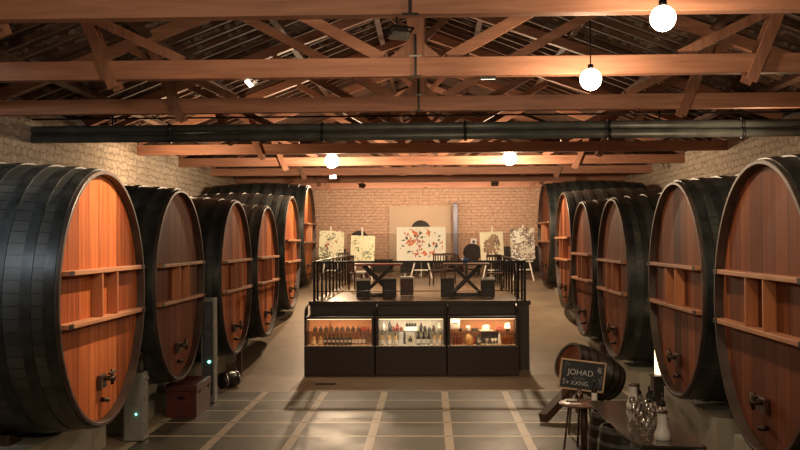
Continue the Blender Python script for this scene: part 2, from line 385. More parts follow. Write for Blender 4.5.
# ------------------------------------------------------------------ the room
WX = 7.05; YB = 40.0; EAVE = 5.2; RISE = 2.72; Y0 = -1.0
SL = math.atan2(RISE, WX)
DECK = 1.54
def floor_h(y): return 0 if y < 20.5 else min(DECK, (y - 20.5) * .154)
mb = MB()
ys = [Y0, 20.5, 30.5, YB]
pts = [(y, floor_h(y)) for y in ys] + [(YB, -.3), (Y0, -.3)]
mb.prism(pts, 'x', -WX, WX); fl = struct(mb.build('floor', 'floor'))
struct(MB().prism([(Y0, -.3), (YB, -.3), (YB, EAVE + .05), (Y0, EAVE + .05)], 'x', -WX - .4, -WX).build('wall_left', 'wall_side'))
struct(MB().prism([(Y0, -.3), (YB, -.3), (YB, EAVE + .05), (Y0, EAVE + .05)], 'x', WX, WX + .4).build('wall_right', 'wall_side'))
struct(MB().prism([(-WX - .4, -.3), (WX + .4, -.3), (WX + .4, EAVE), (0, EAVE + RISE), (-WX - .4, EAVE)], 'y', YB, YB + .4).build('wall_back', 'wall_back'))
for sgn, side in ((-1, 'left'), (1, 'right')):
    root = bpy.data.objects.new('ceiling_' + side, None)
    c_, s_ = math.cos(SL), math.sin(SL)
    # local frame of the slope: x runs up the slope from the eave, y along the hall
    Ls = WX / c_ + .1
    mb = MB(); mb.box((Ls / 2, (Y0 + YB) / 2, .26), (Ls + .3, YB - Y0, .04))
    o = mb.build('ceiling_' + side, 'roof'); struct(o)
    ang = SL
    if sgn < 0: o.matrix_world = Matrix.Translation((-WX, 0, EAVE)) @ Matrix.Rotation(-ang, 4, 'Y')
    else: o.matrix_world = Matrix.Translation((WX, 0, EAVE)) @ Matrix.Rotation(ang, 4, 'Y') @ Matrix.Diagonal((-1, 1, 1, 1))
    n = 0; y = 6.0
    ra = None
    while y < YB - .3:
        if ra is None:
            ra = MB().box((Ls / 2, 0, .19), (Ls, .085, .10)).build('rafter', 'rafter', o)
            r_ = ra
        else:
            r_ = ra.copy(); C.objects.link(r_); r_.parent = o
        r_.location = (0, y, 0)
        # ragged lime mortar squeezed out beside the rafter
        if y < 22:
            mm = MB(); k = 0.2
            while k < Ls - .3:
                ln = random.uniform(.05, .16)
                if random.random() < .5 + .42 * math.sin(k * 1.9 + y * 7):
                    hh = random.uniform(.02, .085)
                    mm.box((k + ln / 2, -.06 - random.uniform(0, .03), .24 - hh / 2), (ln, random.uniform(.04, .09), hh), Euler((0, random.uniform(-.12, .12), random.uniform(-.1, .1))))
                k += ln
            mo = mm.build('mortar_line', 'mortar', r_); mo['kind'] = 'stuff'
        y += .56
    pu = None
    for xs in (.9, 2.7, 4.55, 6.4):
        p = MB().box((xs, (6 + YB) / 2, .085), (.11, YB - 6, .11)).build('purlin', 'rafter', o)

# roof trusses
HB = 4.96
def make_truss(y, label):
    t = thing('roof_truss', (0, y, HB), label, 'roof truss', 'timber roof trusses')
    WB = WX; KX = -.17
    MB().box((0, 0, .12), (2 * WB, .17, .24), bev=.008).build('tie_beam', 'beam', t)
    for s in (-1, 1):
        e = (s * (WX - .02), 0, .36); top = (KX + s * .04, 0, .24 + RISE - .10)
        MB().bar((e[0], 0, e[2] - .02), top, .15, .18).build('principal_rafter', 'beam', t)
        MB().bar((KX + s * .42, 0, .24), (KX + s * 3.0, 0, 1.66), .10, .14).build('strut', 'beam', t)
        MB().bar((s * 3.15, 0, .24), (s * 4.95, 0, 1.10), .08, .12).build('brace', 'beamv', t)
        for dy in (-1, 1):
            MB().bar((s * 4.02, dy * .115, -.11), (s * 4.53, dy * .115, 1.12), .045, .135, up=(1, 0, 0)).build('hanger_plank', 'beamv', t)
        MB().bar((KX + s * .62, 0, RISE - .22), (KX + s * .09, 0, RISE - .72), .12, .12).build('knee_brace', 'beamv', t)
    MB().box((KX, 0, .24 + (RISE - .1) / 2), (.22, .17, RISE - .1)).build('king_post', 'beamv', t)
    for sx in (-1, 1): MB().prism([(KX + sx * .109, .245), (KX + sx * .32, .245), (KX + sx * .109, .42)], 'y', -.08, .08).build('shoulder_block', 'beamv', t)
    if y < 9: MB().box((KX, -.094, .26), (.032, .012, .54)).build('long_strap', 'iron', t)
    for h in (.02, .275):
        MB().box((KX, -.094, h - .02), (.15, .018, .02)).build('iron_strap', 'chrome' if h > .1 else 'iron', t)
    return t
TY = [8.85, 12.2, 15.5, 19.4, 23.0, 26.8, 30.8, 34.8, 38.8]
ordn = ['nearest to the camera, crossing the top edge', 'second from the front, with the small floodlights on it', 'third from the front, just before the black pipes',
        'fourth from the front, half hidden behind the black pipes', 'first one behind the black pipes, in shade', 'above the display cases, with two globe lamps before it', 'seventh from the front, over the raised deck',
        'last but one before the brick wall', 'hard against the far brick wall, brightly lit']
tr = make_truss(TY[0], 'timber roof truss ' + ordn[0])
for y, o_ in zip(TY[1:], ordn[1:]):
    c = copy_thing(tr, (0, y, HB), 'timber roof truss ' + o_)
    if y > 16:
        for ch in list(c.children):
            if ch.name.startswith('long_strap'): bpy.data.objects.remove(ch)

# pipes across the hall
PY = 16.8
def pipe(z, r, y, label):
    t = thing('ceiling_pipe', (0, y, z), label, 'pipe')
    MB().cyl((-7.04, 0, 0), (7.04, 0, 0), r, seg=24).build('pipe_body', 'pipe', t)
    for x in (-4.6, -1.9, .6, 3.1, 5.4): MB().cyl((x, 0, 0), (x + .05, 0, 0), r + .025, seg=24).build('collar', 'black_paint', t)
    if z > 4.8: MB().cyl((-7.04, 0, r + .12), (7.04, 0, r + .12), .016, seg=8).build('conduit', 'iron', t)
    for x in (-5.6, -.7, 4.0):
        MB().cyl((x, 0, r), (x, 0, r + .32), .014, seg=8).build('hanger_rod', 'iron', t)
pipe(4.865, .075, PY, 'upper black steel pipe running wall to wall under the trusses')
pipe(4.71, .078, PY - .02, 'lower black steel pipe running wall to wall under the trusses')


# ------------------------------------------------------------------ the big casks
RR = 1.52; RBEL = 1.62; CL = 3.0
def rad(t): return RR + (RBEL - RR) * math.sin(PI * max(0, min(1, t)))
def make_cask():
    t = thing('wine_cask', (0, 0, 0), 'x', 'wine cask', 'giant wine casks along the walls')
    n = 16
    prof = [(0, -CL + .15), (RR - .1, -CL + .15), (RR - .09, -CL)] + [(rad(i / n), -CL + CL * i / n) for i in range(n + 1)] 
    prof += [(RR - .03, -.02), (RR - .05, -.17), (0, -.17)]
    smooth_sharp(MB().lathe(prof, 72, 'x').build('staves', 'staves', t), 30)
    smooth_sharp(MB().lathe([(RR - .054, -.095), (RR - .045, .002), (RR - .040, .006), (RR - .006, .006), (RR + .002, .0), (RR + .004, -.03)], 72, 'x').build('rim', 'chime', t), 30)
    MB().lathe([(RR - .054, -.095), (RR - .07, -.09), (0, -.09)], 72, 'x', smooth=False).build('cask_head', 'head', t)
    for p in (.035, .115, .215, .33, .45, .57, .69, .80, .90, .97):
        x = -CL * p; w = .115
        r1, r2 = rad(1 - p - w / 2 / CL) + .016, rad(1 - p + w / 2 / CL) + .016
        smooth_sharp(MB().lathe([(r1 - .02, x - w / 2), (r1, x - w / 2), (r2, x + w / 2), (r2 - .02, x + w / 2)], 72, 'x').build('hoop', 'hoop', t), 30)
    for z in (.33, -.24):
        hw = math.sqrt((RR - .075) ** 2 - (abs(z) + .03) ** 2) - .02
        b = MB().box((-.018, 0, z), (.145, 2 * hw - .05, .05), bev=.006).build('shelf_board', 'shelf', t)
        for s in (-1, 1): MB().box((.057, s * (hw - .10), z), (.008, .13, .054)).build('bracket', 'iron', b)
    for y in (-.27, .27):
        MB().box((-.022, y, .045), (.13, .035, .52)).build('divider', 'divider', t)
    tp = MB(); tp.box((-.055, -.03, -1.0), (.05, .22, .16), bev=.01)
    tp.build('hatch', 'dark_wood', t)
    tp = MB(); tp.cyl((-.08, 0, -.97), (.10, 0, -.97), .028, seg=12).cyl((.06, 0, -1.04), (.06, 0, -.86), .022, seg=12).cyl((.06, -.09, -.90), (.06, .09, -.90), .012, seg=8).sphere((.06, .095, -.90), .018).sphere((.06, -.095, -.90), .018)
    tp.build('tap', 'brass', t)
    MB().cyl((-.08, .02, -1.23), (-.0, .02, -1.23), .028, seg=12).sphere((.0, .02, -1.23), .026).build('drain_plug', 'brass', t)
    return t
cask = make_cask()
WHO = ['nearest the camera', 'second from camera', 'third from camera', 'fourth from camera', 'fifth from camera', 'farthest away']
LEFT = [(-4.0, 11.78, 2.20), (-3.98, 15.3, 2.19), (-3.83, 19.0, 2.16), (-3.80, 22.5, 2.16), (-3.72, 25.95, 2.55), (-3.75, 29.9, 3.06)]
RIGHT = [(3.36, 9.98, 2.17), (3.44, 13.75, 2.17), (3.44, 18.4, 2.13), (3.44, 22.0, 2.20), (3.50, 25.5, 2.58), (3.48, 29.6, 3.04)]
casks = []
for i, (x, y, z) in enumerate(LEFT):
    lab = 'huge black round wine cask with orange wooden head, left row, ' + WHO[i]
    if i == 0: o = cask; o.location = (x, y, z); o['label'] = lab; o.scale = (1, 1.03, 1.03)
    else: o = copy_thing(cask, (x, y, z), lab, sc=(1, 1, 1))
    casks.append(o)
for ch in casks[1].children:
    if ch.name.startswith('cask_head'): ch.data = ch.data.copy(); ch.data.materials[0] = M['head_dark']
for i, (x, y, z) in enumerate(RIGHT):
    o = copy_thing(cask, (x, y, z), 'huge black round wine cask with reddish brown head, right row, ' + WHO[i], rz=PI, sc=(1, 1, 1))
    for ch in o.children:
        if ch.name.startswith('cask_head'): 
            ch.data = ch.data.copy(); ch.data.materials[0] = M['head_dark']
    casks.append(o)
# plinths under them
for side, rows in (('left', LEFT), ('right', RIGHT)):
    s = -1 if side == 'left' else 1
    for i, (x, y, z) in enumerate(rows):
        top = z - RBEL * (1.03 if (i == 0 and s < 0) else 1) - .018; y0, y1 = y - 1.1, y + 1.7
        xa = x + s * (.60 if side == 'left' else .27); xb = s * 6.95
        y1 = min(y1, rows[i + 1][1] - 1.25) if i < 5 else y1
        mb = MB(); b0 = min(floor_h(y0), floor_h(y1))
        if top > floor_h(y1) + .02:
            mb.prism([(y0, floor_h(y0)), (y1, floor_h(y1)), (y1, top), (y0, top)], 'x', min(xa, xb), max(xa, xb))
        else:
            yy = 20.5 + (top - .02) / .154
            mb.prism([(y0, floor_h(y0)), (yy, floor_h(yy)), (yy, top), (y0, top)], 'x', min(xa, xb), max(xa, xb))
        o = mb.build('concrete_plinth', 'concrete')
        tag(o, 'grey painted concrete plinth under the cask, %s row, %s' % (side, WHO[i]), 'plinth', 'concrete plinths under the casks')
        # timber wedges between cask and plinth
        for k, xx in enumerate((x + s * 1.0, x + s * 2.4)):
            for sg in (-1, 1):
                yo = sg * .50; zb = z - math.sqrt(1.655 ** 2 - .62 ** 2)
                ws = [(y + sg * .34, top + .001), (y + sg * .72, top + .001), (y + sg * .72, top + .13), (y + sg * .62, top + .115)]
                if top < floor_h(max(p[0] for p in ws)): continue
                if max(p[0] for p in ws) > y1 - .02: continue
                w = MB().prism(ws, 'x', xx - .09, xx + .09).build('timber_wedge', 'dark_wood')
                tag(w, 'dark timber wedge holding the cask on its plinth, %s row, %s' % (side, WHO[i]), 'wedge', 'wedges, %s row, cask %s' % (side, WHO[i]))
# thin posts propping two casks at the aisle
o = MB().box((0, 0, .26), (.10, .10, .52)).build('prop_post', 'dark_wood', None, (px(238, 20.4), 20.4, 0)); tag(o, 'short dark wooden post standing between the third and fourth left casks', 'post')
o = MB().box((0, 0, .36), (.14, .10, .72)).build('prop_post', 'dark_wood', None, (px(601, 19.9), 19.9, 0)); tag(o, 'short brown wooden post beside the third right cask', 'post')

# ------------------------------------------------------------------ raised deck
SX0, SX1, SY0, SY1 = -2.62, 2.13, 20.85, 30.5
t = thing('deck_platform', ((SX0 + SX1) / 2, SY0, 0), 'raised dark deck with glossy brown floor behind the display cases', 'platform')
cx = (SX0 + SX1) / 2
mb = MB().prism([(0, 0), (SY1 - SY0, floor_h(SY1) - .03), (SY1 - SY0, DECK - .06), (0, DECK - .06)], 'x', SX0 - cx, SX1 - cx); mb.build('platform_base', 'stage_dark', t)
MB().box((0, (SY1 - SY0) / 2, DECK - .03), (SX1 - SX0, SY1 - SY0, .06)).build('deck_floor', 'deck', t)
MB().box((0, -.02, DECK - .03), (SX1 - SX0 + .06, .05, .09)).build('edge_trim', 'case_dark', t)
# railings
t = thing('front_railing', (cx, SY0 + .12, DECK + .002), 'black iron railing along the front edge of the raised deck', 'railing')
MB().box((0, 0, .86), (SX1 - SX0 - .1, .05, .045)).build('top_rail', 'iron', t)
MB().cyl((SX0 - cx + .08, 0, .22), (SX1 - cx - .08, 0, .22), .009, seg=8).build('wire', 'iron', t)
for x in (SX0 - cx + .08, SX1 - cx - .08): MB().box((x, 0, .43), (.055, .055, .86)).build('post', 'iron', t)
for x in (SX0 - cx + .25, SX1 - cx - .25): MB().box((x, 0, .43), (.03, .03, .86)).build('baluster', 'iron', t)
for sx, nm, X in ((-1, 'left', SX0 + .10), (1, 'right', SX1 - .10)):
    t = thing('side_railing', (X, SY0 + .12, DECK + .002), 'black iron railing of slim uprights along the %s side of the deck' % nm, 'railing')
    MB().box((0, 4.75, .86), (.05, 9.1, .045)).build('top_rail', 'iron', t)
    MB().cyl((0, .2, .44), (0, 9.2, .44), .008, seg=8).build('wire', 'iron', t)
    for k in range(11):
        MB().box((0, .45 + k * .87, .43), (.045, .045, .86)).build('baluster', 'iron', t)

# ------------------------------------------------------------------ display cases
CY = 20.3; CW = 1.505
def make_case(x0, lin, backm, label):
    t = thing('display_case', (x0 + CW / 2, CY, 0), label, 'display case', 'lit display cases before the deck')
    w = CW - .012
    MB().box((0, .24, .32), (w, .48, .62), bev=.005).build('base_cabinet', 'case_dark', t)
    MB().box((0, .24, 1.235), (w, .48, .05), bev=.005).build('top', 'case_dark', t)
    MB().box((0, .465, .92), (w, .03, .58)).build('back_panel', backm, t)
    for s in (-1, 1): MB().box((s * (w / 2 - .03), .225, .92), (.05, .45, .58)).build('side_panel', 'case_dark', t)
    MB().box((0, .23, .636), (w - .11, .44, .012)).build('case_floor', lin, t)
    MB().box((0, .28, .925), (w - .11, .30, .012)).build('glass_shelf', 'glass', t)
    MB().box((0, .08, 1.2), (w - .14, .03, .008)).build('light_strip', 'strip', t)
    MB().box((0, .006, .64), (w, .014, .02)).build('sill', 'chrome', t)
    arc = [(.02 + .46 * (1 - math.cos(a * PI / 16)), 1.24 + .26 * math.sin(a * PI / 16)) for a in range(1, 9)]
    MB().prism([(.02, 1.2), *arc, (.48, 1.262), (.03, 1.262)], 'x', -w / 2 + .002, -w / 2 + .028).build('cheek_board', 'black_wood', t)
    if x0 > 0: MB().prism([(.02, 1.2), *arc, (.48, 1.262), (.03, 1.262)], 'x', w / 2 - .028, w / 2 - .002).build('cheek_board', 'black_wood', t)
    MB().box((0, .012, .92), (w - .11, .005, .56)).build('glass_pane', 'glass', t)
    return t
CX0 = [-2.69, -1.172, .346]
make_case(CX0[0], 'case_in', 'case_orange', 'left lit display case full of small dark bottles with round labels')
make_case(CX0[1], 'case_white', 'case_white', 'middle lit display case with white-labelled bottles and a framed picture')
make_case(CX0[2], 'case_in', 'case_orange', 'right lit display case with a pale hat and a white sign')

BOT = {}
def make_bottle(name, mat, lab, labm, H, r, label, cat='bottle', group=None, roundlab=False):
    t = thing(name, (0, 0, 0), label, cat, group)
    smooth_sharp(MB().lathe([(0, 0), (r * .9, 0), (r, .01), (r, H * .55), (r * .8, H * .66), (r * .36, H * .74), (r * .33, H * .92)], 16).build('bottle_body', mat, t), 50)
    MB().cyl((0, 0, H * .9), (0, 0, H), r * .38, seg=12).build('capsule', 'bottle' if mat != 'bottle' else 'case_dark', t)
    if lab:
        if roundlab: MB().cyl((0, -r * .98, H * .38), (0, -r * 1.06, H * .38), r * .75, seg=16).build('round_label', labm, t)
        else:
            smooth_sharp(MB().lathe([(r * .9, H * .12), (r * 1.03, H * .12), (r * 1.03, H * .46), (r * .9, H * .46)], 16).build('paper_label', labm, t), 50)
    return t
S0 = .644; S1 = .933
def spot(k, f, dy): return (CX0[k] + .08 + f * (CW - .16), CY + dy, 0)
first = {}
def bottles(kind, n, k, f0, f1, z, dy, mk, label, group):
    for i in range(n):
        f = f0 + (f1 - f0) * (i / max(1, n - 1)); p = spot(k, f, dy)
        if kind not in first: first[kind] = mk(); o = first[kind]
        else: o = copy_tree(first[kind])
        o.location = (p[0], p[1], z); o['label'] = label; o['group'] = group
        o.rotation_euler = (0, 0, 0)
bottles('rb', 7, 0, .27, .66, S0, .17, lambda: make_bottle('small_bottle', 'bottle', True, 'paper', .235, .04, '', roundlab=True), 'dark bottle with a round white label in the front row of the left display case', 'round-labelled bottles in the left case')
bottles('db', 5, 0, .64, .88, S0, .30, lambda: make_bottle('small_bottle', 'amber', True, 'paper', .24, .038, ''), 'brown bottle at the right end of the left display case', 'brown bottles in the left case')
bottles('jr', 2, 0, .08, .19, S0, .2, lambda: make_bottle('cream_bottle', 'honey', True, 'cream', .23, .045, ''), 'pale bottle at the left end of the left display case', 'pale bottles in the left case')
bottles('sb', 9, 0, .10, .79, S1, .30, lambda: make_bottle('miniature_bottle', 'case_dark', False, None, .10, .045, ''), 'squat dark miniature on the glass shelf of the left display case', 'dark miniatures on the left glass shelf')
bottles('tb', 1, 0, .33, .33, S1, .39, lambda: make_bottle('tall_miniature', 'amber', False, None, .19, .03, ''), 'taller brown miniature among the squat ones in the left case', 'tall miniature')
bottles('sr', 3, 0, .84, .94, S1, .30, lambda: make_bottle('small_red_bottle', 'red_item', False, None, .11, .03, ''), 'small red miniature at the right end of the left glass shelf', 'red miniatures on the left glass shelf')
# middle case
bottles('gb', 3, 1, .04, .26, S0, .2, lambda: make_bottle('golden_bottle', 'honey', True, 'paper', .25, .05, ''), 'golden bottle with white label at the left of the middle display case', 'golden bottles in the middle case')
bottles('wl', 3, 1, .62, .78, S0, .2, lambda: make_bottle('wine_bottle', 'bottle', True, 'paper', .27, .045, ''), 'dark bottle with white label just right of the framed picture in the middle case', 'dark bottles in the middle case')
bottles('wr', 2, 1, .88, .97, S0, .2, lambda: make_bottle('white_label_bottle', 'honey', True, 'paper', .26, .045, ''), 'pale bottle with white label at the right end of the middle case', 'pale bottles in the middle case')
def simple(name, mat, build, loc, label, cat, group=None):
    mb = MB(); build(mb); o = mb.build(name, mat, None, loc); return tag(o, label, cat, group)
p = spot(1, .345, .2); simple('upright_box', 'paper', lambda m: m.box((0, 0, .135), (.09, .08, .265), bev=.003), (p[0], p[1], S0), 'tall white carton beside the framed picture in the middle case', 'box')
p = spot(1, .49, .16); t = thing('framed_picture', (p[0], p[1], S0), 'small white framed picture of a dark jug in the middle display case', 'picture')
MB().box((0, .03, .14), (.20, .02, .26), bev=.003).build('frame', 'paper', t); MB().box((0, .018, .14), (.13, .006, .19)).build('picture_print', 'cream', t)
MB().sphere((0, .012, .10), .045, (1, .12, 1)).cyl((0, .012, .13), (0, .012, .19), .016, seg=10).build('jug_motif', 'bottle', t)
simple('dark_box', 'case_dark', lambda m: m.box((0, 0, .13), (.13, .06, .25), bev=.003), (spot(1, .42, .32)[0], CY + .32, S0), 'dark carton behind the framed picture in the middle case', 'box')
p = spot(1, .5, .3); t = thing('bottle_crate', (p[0], p[1], S1), 'white tray holding small dark bottles on the middle glass shelf', 'tray')
MB().box((0, 0, .045), (.27, .12, .085), bev=.004).build('tray', 'paper', t)
for k in range(4):
    o = MB().cyl((0, 0, 0), (0, 0, .05), .028, seg=12).sphere((0, 0, .05), .028).build('jar', 'bottle', None, (p[0] - .09 + k * .06, p[1], S1 + .089)); tag(o, 'little dark jar standing in the white tray of the middle case', 'jar', 'jars in the white tray')
for k, (f, h, m_) in enumerate([(.06, .17, 'paper'), (.16, .2, 'greybox'), (.22, .10, 'red_item'), (.28, .17, 'red_item'), (.34, .08, 'red_item'), (.66, .17, 'black_wood'), (.72, .1, 'black_wood'), (.79, .08, 'greybox'), (.86, .12, 'dark_wood'), (.95, .15, 'cream')]):
    p = spot(1, f, .3)
    names = ['white card', 'grey cylinder', 'small red tin', 'tall red tin', 'flat red tin', 'tall black tin', 'low black tin', 'grey tin', 'dark brown tin', 'cream tin']
    def bld(m, h=h): m.cyl((0, 0, 0), (0, 0, h * .7), .035, seg=14).cyl((0, 0, h * .7), (0, 0, h), .022, .018, seg=14)
    simple('gift_tin', m_, bld, (p[0], p[1], S1), names[k] + ' with narrow neck on the glass shelf of the middle case', 'tin')
# right case
bottles('rc', 3, 2, .06, .16, S0, .2, lambda: make_bottle('red_bottle', 'red_item', False, None, .23, .035, ''), 'dark red bottle at the left end of the right display case', 'red bottles in the right case')
bottles('rd', 5, 2, .80, .97, S0, .24, lambda: make_bottle('slim_bottle', 'amber', False, None, .22, .028, ''), 'slim brown bottle at the right end of the right display case', 'slim bottles in the right case')
p = spot(2, .44, .16); o = make_bottle('round_flask', 'bottle', True, 'paper', .23, .055, 'round dark flask with white label in the middle of the right case', roundlab=True); o.location = (p[0], p[1], S0)
p = spot(2, .28, .22); simple('yellow_lantern', 'honey', lambda m: m.lathe([(0, 0), (.09, 0), (.11, .06), (.09, .16), (.04, .22), (0, .23)], 16), (p[0], p[1], S0), 'golden ribbed lantern in the right display case', 'lantern')
p = spot(2, .375, .36); simple('orange_jar', 'redcloth', lambda m: m.lathe([(0, 0), (.05, 0), (.075, .06), (.06, .13), (.03, .16), (0, .16)], 16), (p[0], p[1], S0), 'round orange red jar behind the dark flask in the right case', 'jar')
simple('patterned_card', 'duct', lambda m: m.box((0, 0, .13), (.36, .02, .25)), (spot(2, .62, .40)[0], CY + .40, S0), 'grey patterned panel standing in the back of the right case', 'panel')
for k, (f, dy) in enumerate([(.57, .2), (.66, .16), (.71, .24)]):
    p = spot(2, f, dy); simple('white_cup', 'white', lambda m: m.lathe([(0, 0), (.022, 0), (.022, .01), (.008, .02), (.008, .06), (.035, .09), (.035, .13), (0, .13)], 14), (p[0], p[1], S0), 'small white goblet before the grey panel in the right case', 'goblet', 'white goblets in the right case')
p = spot(2, .765, .15); simple('glass_decanter', 'paper', lambda m: m.lathe([(0, 0), (.04, 0), (.045, .03), (.02, .12), (.012, .25), (0, .25)], 14), (p[0], p[1], S0), 'tall white decanter in the right display case', 'decanter')
p = spot(2, .07, .14); t = thing('price_sign', (p[0], p[1], .78), 'square white card sign hung at the left of the right display case', 'sign')
MB().box((0, 0, .31), (.20, .006, .20)).cyl((0, 0, .40), (0, 0, .425), .006, seg=8).build('card', 'paper', t); MB().box((0, -.005, .32), (.10, .002, .02)).build('printed_line', 'greybox', t)
p = spot(2, .28, .28); simple('white_cup', 'white', lambda m: m.lathe([(0, 0), (.035, 0), (.05, .11), (.045, .11), (0, .1)], 16), (p[0], p[1], S1), 'white cup on the glass shelf of the right display case', 'cup')
for f in (.16, .36, .41): simple('dark_tin', 'case_dark', lambda m: m.cyl((0, 0, 0), (0, 0, .045), .04, seg=14).cyl((0, 0, .045), (0, 0, .055), .034, seg=14), (spot(2, f, .28)[0], CY + .28, S1), 'flat dark tin on the glass shelf of the right display case', 'tin', 'dark tins on the right glass shelf')
p = spot(2, .56, .28); t = thing('straw_hat', (p[0], p[1], S1), 'pale felt hat with wide brim on the right glass shelf', 'hat')
MB().lathe([(0, .0), (.155, .0), (.165, .014), (.15, .012), (.09, .008), (0, .008)], 28).build('brim', 'paper', t)
MB().lathe([(.09, .01), (.088, .03), (.075, .11), (.05, .125), (.02, .105), (0, .10)], 28).build('crown', 'paper', t)
p = spot(2, .90, .28); t = thing('table_lamp', (p[0], p[1], S1), 'tiny glowing lamp at the right end of the right glass shelf', 'lamp')
MB().cyl((0, 0, 0), (0, 0, .05), .035, seg=14).build('lamp_base', 'brass', t); MB().lathe([(0, .05), (.065, .05), (.05, .16), (0, .16)], 16).build('glow_body', 'lamp_wall_glow', t)
for k in range(3): simple('ornament', 'redcloth', lambda m: m.cyl((0, 0, 0), (0, 0, .06), .018, seg=10).sphere((0, 0, .07), .022), (spot(2, .74 + k * .035, .3)[0], CY + .3, S1), 'tiny orange figure beside the glowing lamp in the right case', 'ornament', 'orange figures')
# small round posts on the case ends
for x, w in ((px(307, 20.55), 'left'), (px(522.5, 20.55), 'right')):
    pass

# ------------------------------------------------------------------ tables and stools on the deck
def make_trestle(label, topm):
    t = thing('trestle_table', (0, 0, 0), label, 'table', 'crossed-leg tables on the deck')
    MB().box((0, 0, .755), (1.08, .75, .045), bev=.008).build('tabletop', topm, t)
    for s in (-1, 1):
        for d in (-1, 1):
            MB().bar((-.34 * d, s * .27 + d * .022, .06), (.34 * d, s * .27 + d * .022, .73), .04, .075).build('leg', 'black_wood', t)
        MB().bar((-.42, s * .27, .035), (.42, s * .27, .035), .10, .06).build('foot_bar', 'black_wood', t)
    MB().bar((0, -.27, .37), (0, .27, .37), .05, .07).build('stretcher', 'black_wood', t)
    return t
D0 = DECK + .003
ta = make_trestle('crossed-leg table with reddish top, left of the two on the deck', 'redcloth'); ta.location = (px(378, 22.75), 22.75, D0)
tb = copy_thing(ta, (px(466, 22.75), 22.75, D0), 'crossed-leg table with dark top, right of the two on the deck')
for ch in tb.children:
    if ch.name.startswith('tabletop'): ch.data = ch.data.copy(); ch.data.materials[0] = M['table_wood']
def make_stool(label, mat, band):
    t = thing('cube_stool', (0, 0, 0), label, 'stool')
    MB().box((0, 0, .215), (.31, .31, .39), bev=.012).build('stool_body', mat, t)
    MB().box((0, 0, .43), (.32, .32, .05), bev=.012).build('seat_pad', band, t)
    for sx in (-1, 1):
        for sy in (-1, 1): MB().cyl((sx * .12, sy * .12, 0), (sx * .12, sy * .12, .03), .015, seg=8).build('foot', 'chrome', t)
    return t
for (x, y, lb, m1, m2) in [(363, 22.1, 'black cube stool with pale seat at left of the red table', 'leather', 'paper'), (389, 21.75, 'black cube stool in front of the red table, right leg', 'leather', 'leather'),
                           (406.5, 22.95, 'oxblood cube stool with pale seat right of the red table', 'oxblood', 'paper'), (447, 22.1, 'black cube stool at left of the dark-topped table', 'leather', 'leather'), (487, 22.1, 'black cube stool with pale seat right of the dark-topped table', 'leather', 'paper')]:
    o = make_stool(lb, m1, m2)
    yy = y + (0 if x != 389 else -.25)
    if x == 389: yy = 21.9
    o.location = (px(x, yy), yy, D0)
bl = simple('blue_cup', 'blue', lambda m: m.lathe([(0, 0), (.055, 0), (.075, .12), (.07, .12), (0, .02)], 16), (px(465, 22.5), 22.52, DECK + .785), 'small blue cup on the dark-topped deck table', 'cup')
for x_ in (369, 395): simple('paper_sheet', 'paper', lambda m: m.box((0, 0, .003), (.26, .18, .006)), (px(x_ + 2, 22.6), 22.6, DECK + .785), 'white sheet lying on the red deck table, %s half' % ('left' if x_ < 380 else 'right'), 'paper')
# slatted chairs behind
def make_chair(label):
    t = thing('slatted_chair', (0, 0, 0), label, 'chair', 'dark slatted chairs on the deck')
    MB().box((0, 0, .44), (.42, .42, .035), bev=.008).build('seat', 'dark_wood', t)
    for sx in (-1, 1):
        MB().bar((sx * .18, -.18, 0), (sx * .18, -.18, .43), .035, .035, up=(0, 1, 0)).build('leg', 'dark_wood', t)
        MB().bar((sx * .18, .19, 0), (sx * .18, .24, .92), .035, .035, up=(0, 1, 0)).build('leg', 'dark_wood', t)
    for k in range(4): MB().box((-.12 + k * .08, .222, .70), (.03, .02, .34)).build('back_slat', 'dark_wood', t)
    MB().box((0, .235, .895), (.40, .03, .06)).build('top_slat', 'dark_wood', t)
    return t
ch0 = make_chair('dark slatted chair standing right of the dark-topped table'); ch0.location = (px(494, 25.2), 25.2, D0)
for (x, y, rz, lb) in [(345, 30.75, .3, 'dark slatted chair below the leftmost painting'), (358, 25.6, 1.2, 'dark slatted chair near the left railing, nearest of the left pair'), (437, 28.0, -.3, 'dark slatted chair right of the middle easel'), (449, 29.2, PI, 'dark slatted chair behind the dark-topped table')]:
    copy_thing(ch0, (px(x, y), y, D0), lb, rz)

# ------------------------------------------------------------------ paintings on easels
def easel(x, y, fl, hb, hw, label, cat='easel'):
    t = thing('easel', (x, y, fl), label, 'easel', 'pale easels by the back wall')
    for s in (-1, 1): MB().bar((s * hw, -.06, 0), (s * .07, .10, hb + .55), .045, .035, up=(0, 1, 0)).build('leg', 'easelwood', t)
    MB().bar((0, .75, 0), (0, .16, hb + .5), .04, .03, up=(0, 1, 0)).build('rear_leg', 'easelwood', t)
    MB().box((0, .0, hb - .30), (hw * 1.25, .03, .045)).build('crossbar', 'easelwood', t)
    MB().box((0, -.02, hb - .03), (hw * 1.9, .08, .03)).build('ledge', 'easelwood', t)
    MB().box((0, .07, hb + .62), (.05, .03, 1.05)).build('mast', 'easelwood', t)
    return t
ART = [(330.5, 31.5, 25, 231, 261, 'art1', 2.5, 'cream canvas with fine dark and red splatters, leftmost painting'), (362, 31.4, 24, 236, 262, 'art2', 2.0, 'pale yellow canvas with sparse green splatters, second from left'),
       (421, 33.0, 49, 227.5, 261.5, 'art3', 0, 'large white canvas with red and black splashes, in the middle'), (492, 32.0, 23, 233, 261.5, 'art4', -2, 'cream canvas with a brown splash figure, second from right'),
       (522.5, 31.0, 24, 229.5, 261, 'art5', -2, 'dense grey brown speckled canvas, rightmost painting')]
